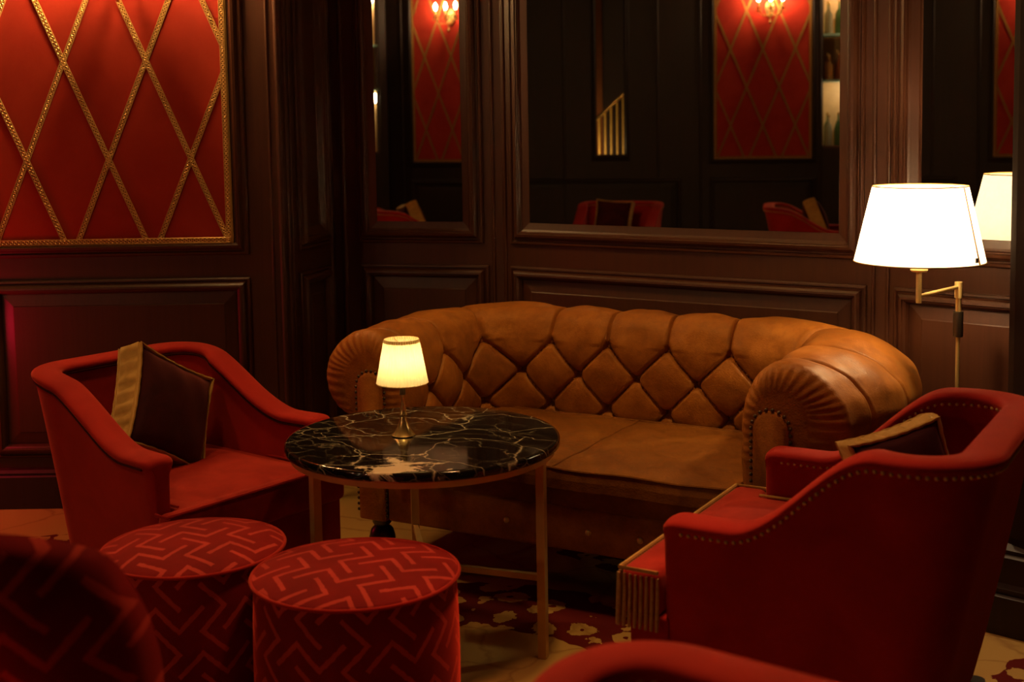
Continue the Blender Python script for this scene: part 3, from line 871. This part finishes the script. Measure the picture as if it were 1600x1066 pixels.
armchair('blurred red armchair at the bottom edge of the picture, only its top rail showing', (.215, 1.35, 0), facing(-.6, -.8), hb=.83)
# chairs further back, seen in the wide mirror
armchair('distant red armchair with pillow, left of the two in the wide mirror', (-5.05, 2.05, 0), facing(.75, .66), fringe=False, hw=.335)
pillow('gold-bordered red pillow reflected in the wide mirror, propped upright', (-5.00, 2.11, .69), pose((.75, .66, .30), 4), size=.34)
armchair('distant red armchair with pillow, right of the two in the wide mirror', (-3.85, .85, 0), facing(.60, -.80), fringe=False, hw=.335)
pillow('gold-edged pillow seen edge-on in the right reflected armchair', (-3.82, .79, .70), pose((.54, -.76, .36), 10), size=.34)

# ---------------------------------------------------------------- fret-pattern ottomans
def ottoman(label, loc, r, h, rz=0):
    root = thing('round_ottoman', label, 'ottoman', loc, rz, 'round key-fret ottomans')
    n = 96; v = []; uv = []; f = []; K = 14
    for j in range(K+1):                                    # side
        z = .03+(h-.045)*j/K
        for i in range(n+1):
            a = 2*PI*i/n; bul = r-.006+.006*math.sin(PI*j/K)
            v.append((bul*math.cos(a), bul*math.sin(a), z)); uv.append((a*r, z))
    for j in range(K):
        for i in range(n):
            f.append((j*(n+1)+i, j*(n+1)+i+1, (j+1)*(n+1)+i+1, (j+1)*(n+1)+i))
    mesh('drum_side', v, f, M['fret'], root, True, None, uv)
    v = []; uv = []; f = []; R_ = 26
    for j in range(R_+1):
        t = j/R_; rr = (r+.001)*math.sin(t*PI/2); 
        z = h-.020+.034*(max(0, 1-(rr/(r+.001))**2.6))**.75
        for i in range(n):
            a = 2*PI*i/n; x, y = rr*math.cos(a), rr*math.sin(a)
            v.append((x, y, z)); uv.append((x, y))
    for j in range(R_):
        for i in range(n): f.append((j*n+i, (j+1)*n+i, (j+1)*n+(i+1) % n, j*n+(i+1) % n))
    mesh('cushion_top', v, f, M['fret'], root, True, None, uv)
    m = MB(); m.tube([((r+.001)*math.cos(2*PI*i/72), (r+.001)*math.sin(2*PI*i/72), h-.021) for i in range(72)], .005, 8, closed=True); m.build('welt', M['velvet_red'], root)
    m = MB(); m.lathe([(r-.03,0),(r-.03,.035)], 48); m.build('plinth_ring', M['wood_leg'], root)
    return root
ottoman('round red key-fret ottoman in front of the left armchair', (-.866, 3.34, 0), .240, .48, .3)
ottoman('round red key-fret ottoman nearer the camera, right of the other ottoman', (-.404, 3.11, 0), .257, .485, 1.2)

# high-backed chair in the same fret fabric, close to the camera at the left edge
def fret_chair():
    root = thing('barrel_chair', 'blurred key-fret upholstered chair back at the bottom left corner', 'chair', (-.845, 1.86, 0), math.radians(6))
    W, Zt, Zb, th, Rb = .285, .99, .38, .05, .42
    nu, nv = 44, 50; g = {}
    v = []; uv = []; f = []
    for sgn in (-1, 1):
        for j in range(nv+1):
            for i in range(nu+1):
                a, b = i/nu*2-1, j/nv*2-1
                # rounded-square to superellipse outline, rounder at the top
                x = W*a*math.sqrt(max(0, 1-.42*b*b)) if b > 0 else W*a*(1-.06*b*b)
                z = (Zt+Zb)/2+(Zt-Zb)/2*b*(math.sqrt(max(0, 1-.36*a*a)) if b > 0 else 1)
                c = max(0, (1-a**4)*(1-b**4))**.42
                bend = Rb-math.sqrt(Rb*Rb-x*x)
                y = sgn*th*c+bend+.04*(z-.4)*-1
                v.append((x, y, z)); uv.append((x*1.06, z))
    q = (nu+1)*(nv+1)
    for s_ in range(2):
        for j in range(nv):
            for i in range(nu):
                k = s_*q+j*(nu+1)+i; t = (k, k+1, k+nu+2, k+nu+1)
                f.append(t if s_ == 0 else t[::-1])
    mesh('backrest', v, f, M['fret'], root, True, None, uv)
    v = []; uv = []; f = []; n = 64
    prof = [(.0,.40),(.22,.40),(.255,.41),(.262,.43),(.255,.455),(.20,.472),(.0,.48)]
    for r, z in prof:
        for i in range(n): a = 2*PI*i/n; v.append((r*math.cos(a), .27+r*math.sin(a), z)); uv.append((r*math.cos(a), r*math.sin(a)))
    for j in range(len(prof)-1):
        for i in range(n): f.append((j*n+i, j*n+(i+1)%n, (j+1)*n+(i+1)%n, (j+1)*n+i))
    mesh('seat', v, f, M['fret'], root, True, None, uv)
    for x, y in ((-.16,.10),(.16,.10),(-.16,.44),(.16,.44)):
        m = MB(); m.lathe([(.013,0),(.022,.41)], 12, (x, y, 0)); m.build('leg', M['wood_leg'], root)
fret_chair()

# ---------------------------------------------------------------- marble table and its lamp
TC = (-.278, 3.79)
def table():
    root = thing('round_marble_table', 'round black veined marble side table on slim brass legs', 'table', (*TC, 0))
    m = MB(); R_ = .413; m.lathe([(.0,.612),(R_-.02,.612),(R_-.006,.612),(R_,.617),(R_,.634),(R_-.004,.639),(R_-.010,.640),(R_-.013,.640),(.05,.640),(.0,.640)], 120, cap=False)
    m.build('marble_top', M['marble'], root)
    m = MB(); m.lathe([(.385,.592),(.397,.592),(.397,.612),(.385,.612),(.385,.592)], 96, cap=False); m.build('apron_ring', M['brass'], root)
    ends = []
    for deg in (-21, 99, 219):
        a = math.radians(deg); r = .376; x, y = r*math.cos(a), r*math.sin(a); ends.append((x, y))
        m = MB(); b = .013; m.box(-b, b, -b, b, 0, .60)
        o = m.build('leg', M['brass'], root, False, bevel=.0015); o.location = (x, y, 0); o.rotation_euler = (0, 0, a)
    m = MB()
    for x, y in ends:
        a = math.atan2(y, x); c, s_ = math.cos(a), math.sin(a); b = .008; v = []
        for r in (0, .37):
            for o_, z in ((-b,.235),(b,.235),(b,.253),(-b,.253)): v.append((r*c-o_*s_, r*s_+o_*c, z))
        m.add(v, [(0,1,5,4),(1,2,6,5),(2,3,7,6),(3,0,4,7),(0,3,2,1),(4,5,6,7)])
    m.build('stretcher', M['brass'], root, False)
table()

def shade_mesh(m, r0, r1, z0, z1, n=96, th=.0015, pleat=0, np_=60):
    rows = []
    for rr, z, k in ((r0, z0, 0), ((r0+r1)/2, (z0+z1)/2, 1), (r1, z1, 0)):
        rows.append((rr, z))
    v = []; f = []; K = 8
    for j in range(K+1):
        t = j/K; r = r0+(r1-r0)*t; z = z0+(z1-z0)*t
        for i in range(n):
            a = 2*PI*i/n; q = r+pleat*math.sin(a*np_); v.append((q*math.cos(a), q*math.sin(a), z))
    for j in range(K):
        for i in range(n): f.append((j*n+i, j*n+(i+1) % n, (j+1)*n+(i+1) % n, (j+1)*n+i))
    m.add(v, f)
def ring_tube(r, z, t, n=72): 
    m = MB(); m.tube([(r*math.cos(2*PI*i/n), r*math.sin(2*PI*i/n), z) for i in range(n)], t, 6, closed=True); return m

M['bulb_table'] = mat_emit('table_lamp_bulb', (1, .66, .26), 46)
M['bulb_floor'] = mat_emit('floor_lamp_bulb', (1, .70, .36), 620)
def table_lamp():
    root = thing('table_lamp', 'small brass table lamp with pleated cream shade on the marble table', 'lamp', (-.337, 3.80, .640))
    m = MB(); m.lathe([(.0,.0),(.034,.0),(.036,.003),(.033,.006),(.026,.014),(.018,.028),(.012,.045),(.009,.058),(.0125,.062),(.0125,.067),(.009,.071),(.010,.082),(.006,.098),(.0045,.118),(.0055,.128),(.0,.128)], 32, cap=False); m.build('base', M['brass_bright'], root)
    m = MB(); m.lathe([(.0,.126),(.009,.126),(.009,.152),(.006,.158),(.006,.199),(.0,.199)], 20, cap=False); m.build('lamp_holder', M['dark_metal'], root)
    m = MB(); m.lathe([(.0,.200),(.010,.210),(.0165,.226),(.0165,.242),(.009,.257),(.0,.261)], 20, cap=False); m.build('bulb', M['bulb_table'], root)
    m = MB(); shade_mesh(m, .0775, .0525, .162, .294, 256, pleat=.0013, np_=44); sh = m.build('lamp_shade', M['shade_cream'], root, True, fix=False); sh.modifiers.clear()
    m = MB(); shade_mesh(m, .0542, .0528, .285, .2955, 72); tb = m.build('binding', M['shade_binding'], sh); tb['label'] = 'flat binding round the top of the shade'
    ring_tube(.0778, .162, .0014).build('binding', M['shade_binding'], sh)
    m = MB()
    for k in range(3):
        a = 2*PI*k/3; m.tube([(0,0,.276),(.052*math.cos(a), .052*math.sin(a), .290)], .001, 5)
    m.build('shade_carrier', M['brass'], root)
table_lamp()

def floor_lamp():
    lx, ly = 1.300, 4.065; px, py = 1.475, 4.200
    root = thing('floor_lamp', 'tall brass swing-arm floor lamp with lit white drum shade behind the right armchair', 'lamp', (px, py, 0))
    dx, dy = lx-px, ly-py
    m = MB(); m.lathe([(.0,0),(.125,.0),(.128,.006),(.12,.016),(.03,.024),(.014,.034),(.0,.034)], 40, cap=False); m.build('base', M['brass'], root)
    m = MB(); m.tube([(0,0,.02),(0,0,.95)], .0072, 14); m.build('pole', M['brass'], root)
    m = MB(); m.lathe([(.0,.845),(.0155,.845),(.0165,.85),(.0165,.925),(.0155,.93),(.0,.93)], 20, cap=False); m.build('collar', M['dark_metal'], root)
    m = MB(); m.tube([(0,0,.93),(0,0,.985),(-.004,-.002,.992)], .0095, 12); m.lathe([(.0,.975),(.013,.975),(.013,1.028),(.0,1.03)], 18, cap=False); m.build('joint', M['brass'], root)
    m = MB(); m.tube([(0,0,1.012),(dx,dy,1.002)], .0065, 10); m.build('swing_arm', M['brass'], root)
    m = MB(); m.tube([(dx,dy,.985),(dx,dy,1.235)], .0095, 12); m.lathe([(.0,.98),(.009,.98),(.009,.988),(.0,.99)], 12, (dx,dy,0), False); m.lathe([(.0,1.081),(.024,1.081),(.028,1.087),(.024,1.095),(.0,1.095)], 20, (dx,dy,0), False); m.build('stem', M['brass'], root)
    m = MB(); m.lathe([(.0,1.236),(.016,1.240),(.026,1.262),(.026,1.280),(.012,1.302),(.0,1.305)], 20, (dx,dy,0), False); m.build('bulb', M['bulb_floor'], root)
    m = MB(); shade_mesh(m, .203, .147, 1.115, 1.355); sh = m.build('lamp_shade', M['shade_white'], root, True, (dx,dy,0), fix=False); sh.modifiers.clear()
    ring_tube(.203, 1.115, .0022).build('rim', M['braid'], sh); ring_tube(.147, 1.355, .0018).build('rim', M['braid'], sh)
    a = math.radians(-47); ca, sa = math.cos(a), math.sin(a)
    m = MB(); m.tube([(.2045*ca,.2045*sa,1.117),(.1485*ca,.1485*sa,1.353)], .0024, 6); m.build('seam', M['braid'], sh)
    a = math.radians(-51); ca, sa = math.cos(a), math.sin(a)
    m = MB(); v = []
    for r in (.2005, .204):
        for t, z in ((-.006,1.124),(.006,1.124),(.006,1.139),(-.006,1.139)): v.append((r*ca-t*sa, r*sa+t*ca, z))
    m.add(v, [(0,1,2,3),(7,6,5,4),(0,4,5,1),(1,5,6,2),(2,6,7,3),(3,7,4,0)]); t = m.build('tag', M['black'], sh, False); t['label'] = 'small black tag near the lower rim'
    m = MB()
    for k in range(3):
        a = 2*PI*k/3+.4; m.tube([(dx,dy,1.318),(dx+.146*math.cos(a), dy+.146*math.sin(a), 1.352)], .0012, 5)
    m.build('shade_carrier', M['brass'], root)
floor_lamp()

# ---------------------------------------------------------------- staircase and bar shelf behind the far wall openings (mirror views)
def on(key, o, x=0, y=0, z=0):
    a, Ln, ang = WALLS[key]; o.location = a + Matrix.Rotation(ang, 3, 'Z') @ Vector((x, y, z)); o.rotation_euler = (0, 0, ang); return o
xa, xb = rx(-.92), rx(-1.29)
st = thing('staircase_balustrade', 'brass balustrade with dark handrail glimpsed through an opening in the wide mirror', 'balustrade'); on('R4', st, xa, .45, 0)
wd = xb-xa
m = MB(); m.tube([(-.25, 0, 2.14), (wd+.25, 0, 1.36)], .022, 10); m.build('handrail', M['brass_bright'], st)
sl = (1.36-2.14)/(wd+.5)
M['gilt_rail'] = mat_plain('gilt_balusters', (.72, .46, .10), .5, .2)
for k in range(13):
    x = -.2+k*.066; zt = 2.14+sl*(x+.25)
    m = MB(); m.lathe([(.012,0),(.012,.10),(.02,.16),(.010,.24),(.016,.36),(.009,.45),(.012,zt-.62)], 10, (x, 0, .60)); m.build('baluster', M['gilt_rail'], st)
m = MB(); m.box(-.3, wd+.3, -.03, .03, .50, .60); m.build('stringer', M['wood_dark'], st, False)
m = MB(); m.box(xa-.6, xb+.9, 1.2, 1.3, 0, CEIL); M['stair_wall'] = mat_plain('stair_wall_paint', (.42, .14, .04), .8); struct(on('R4', m.build('wall_stairwell', M['stair_wall'], None, False)))
m = MB(); m.box(xa-.35, xb-.06, .75, .85, 0, CEIL); struct(on('R4', m.build('wall_stair_pier', M['wood_dark'], None, False)))
na, nb = rx(1.47), rx(1.12)
m = MB(); m.box(na-.02, nb+.02, .40, .43, 1.0, 3.1); m.box(na-.04, na, .12, .43, 1.0, 3.1); m.box(nb, nb+.04, .12, .43, 1.0, 3.1); m.box(na, nb, .12, .43, 3.0, 3.1)
M['niche'] = mat_plain('niche_lining', (.45, .30, .14), .5); struct(on('R4', m.build('wall_niche', M['niche'], None, False)))
sh = thing('bar_shelf', 'lit bar shelves with bottles at the right edge of the wide mirror', 'shelf'); on('R4', sh, na, 0, 0)
M['shelf_glass'] = mat_plain('greenish_shelf_edge', (.30, .52, .44), .2)
for z in (1.25, 1.94, 2.42):
    m = MB(); m.box(.002, nb-na-.002, .03, .39, z, z+.022); m.build('shelf_board', M['shelf_glass'] if z > 1.3 else M['wood'], sh, False)
cols = [(.75,.42,.12), (.12,.30,.14), (.80,.72,.55), (.50,.16,.05)]
bm_ = [mat_glass('bottle_glass', c) for c in cols]
kk = 0
for z in (1.272, 1.60, 1.962, 2.442):
    if z == 1.60: continue
    for r in range(2):
        for c_ in range(3):
            hgt = .26+.03*((kk*7) % 4); rr = .034+.004*((kk*5) % 3); x = .075+c_*.10; y = .12+r*.13
            m = MB(); m.lathe([(.0,0),(rr,.0),(rr,.01),(rr,hgt*.58),(rr*.8,hgt*.66),(.013,hgt*.75),(.012,hgt*.95),(.0,hgt*.95)], 16, cap=False)
            b = m.build('liquor_bottle', bm_[kk % 4])
            tag(b, 'liquor bottle on the lit bar shelves reflected in the wide mirror', 'bottle', 'bottles on the reflected bar shelves')
            on('R4', b, na+x, y, z)
            m = MB(); m.lathe([(.0,hgt*.94),(.014,hgt*.94),(.014,hgt),(.0,hgt)], 12, cap=False); m.build('cap', M['brass_bright'], b)
            kk += 1

# ---------------------------------------------------------------- lights
def light(kind, name, loc, power, col, **kw):
    d = bpy.data.lights.new(name, kind); d.energy = power; d.color = col
    for k, v in kw.items(): setattr(d, k, v)
    o = bpy.data.objects.new(name, d); COL.objects.link(o); o.location = loc; return o
def aim(o, t): o.rotation_euler = (Vector(t)-o.location).to_track_quat('-Z', 'Y').to_euler(); return o
WARM = (1, .55, .17)
aim(light('SPOT', 'ceiling_spot', (.20, 3.74, 3.2), 100, WARM, spot_size=math.radians(56), spot_blend=.8, shadow_soft_size=.10), (.20, 4.5, .5))
aim(light('SPOT', 'ceiling_spot', (-1.2, 3.8, 3.2), 62, WARM, spot_size=math.radians(46), spot_blend=.8, shadow_soft_size=.10), (-1.05, 3.95, .5))
aim(light('SPOT', 'ceiling_spot', (.85, 3.6, 3.2), 75, (1, .5, .25), spot_size=math.radians(42), spot_blend=.8, shadow_soft_size=.10), (.95, 3.2, .6))
aim(light('SPOT', 'ceiling_spot', (.40, 3.35, 3.2), 215, (1, .42, .15), spot_size=math.radians(64), spot_blend=.9, shadow_soft_size=.12), (-.3, 2.25, .5))
aim(light('SPOT', 'ceiling_spot', (-1.6, 4.55, 3.2), 22, WARM, spot_size=math.radians(58), spot_blend=.9, shadow_soft_size=.08), (-1.65, 5.25, 1.2))
aim(light('SPOT', 'ceiling_spot', (.35, 4.78, 3.22), 13, WARM, spot_size=math.radians(78), spot_blend=.9, shadow_soft_size=.08), (.45, 4.95, 1.0))
aim(light('SPOT', 'ceiling_spot', (-2.2, 2.7, 3.1), 45, (1, .5, .25), spot_size=math.radians(34), spot_blend=.8, shadow_soft_size=.10), (-1.35, 3.8, .45))  # added fill light, lifts the outer side of the left armchair
light('POINT', 'red_glow', (-2.42, 5.02, .72), 9, (1, .012, .05), shadow_soft_size=.08)
aim(light('SPOT', 'red_glow', (-1.30, 1.15, .50), 38, (1, .03, .02), spot_size=math.radians(36), spot_blend=.8, shadow_soft_size=.06), (-1.0, 1.84, .68))
light('POINT', 'stair_light', tuple(WALLS['R4'][0] + Matrix.Rotation(WALLS['R4'][2], 3, 'Z') @ Vector(((xa+xb)/2+.42, .28, 1.15))), 14, (1, .66, .28), shadow_soft_size=.1)
light('POINT', 'niche_light', tuple(WALLS['R4'][0] + Matrix.Rotation(WALLS['R4'][2], 3, 'Z') @ Vector((na+.04, .16, 2.95))), 12, (1, .74, .42), shadow_soft_size=.05)
light('POINT', 'niche_light', tuple(WALLS['R4'][0] + Matrix.Rotation(WALLS['R4'][2], 3, 'Z') @ Vector((na+.03, .10, 1.86))), 7, (1, .74, .42), shadow_soft_size=.05)
w = bpy.data.worlds.new('world'); S.world = w; w.use_nodes = True
w.node_tree.nodes['Background'].inputs[0].default_value = (1, .5, .25, 1); w.node_tree.nodes['Background'].inputs[1].default_value = .004
vs = S.view_settings; vs.view_transform = 'Standard'; vs.look = 'None'; vs.gamma = 1; vs.exposure = 0; vs.use_curve_mapping = False
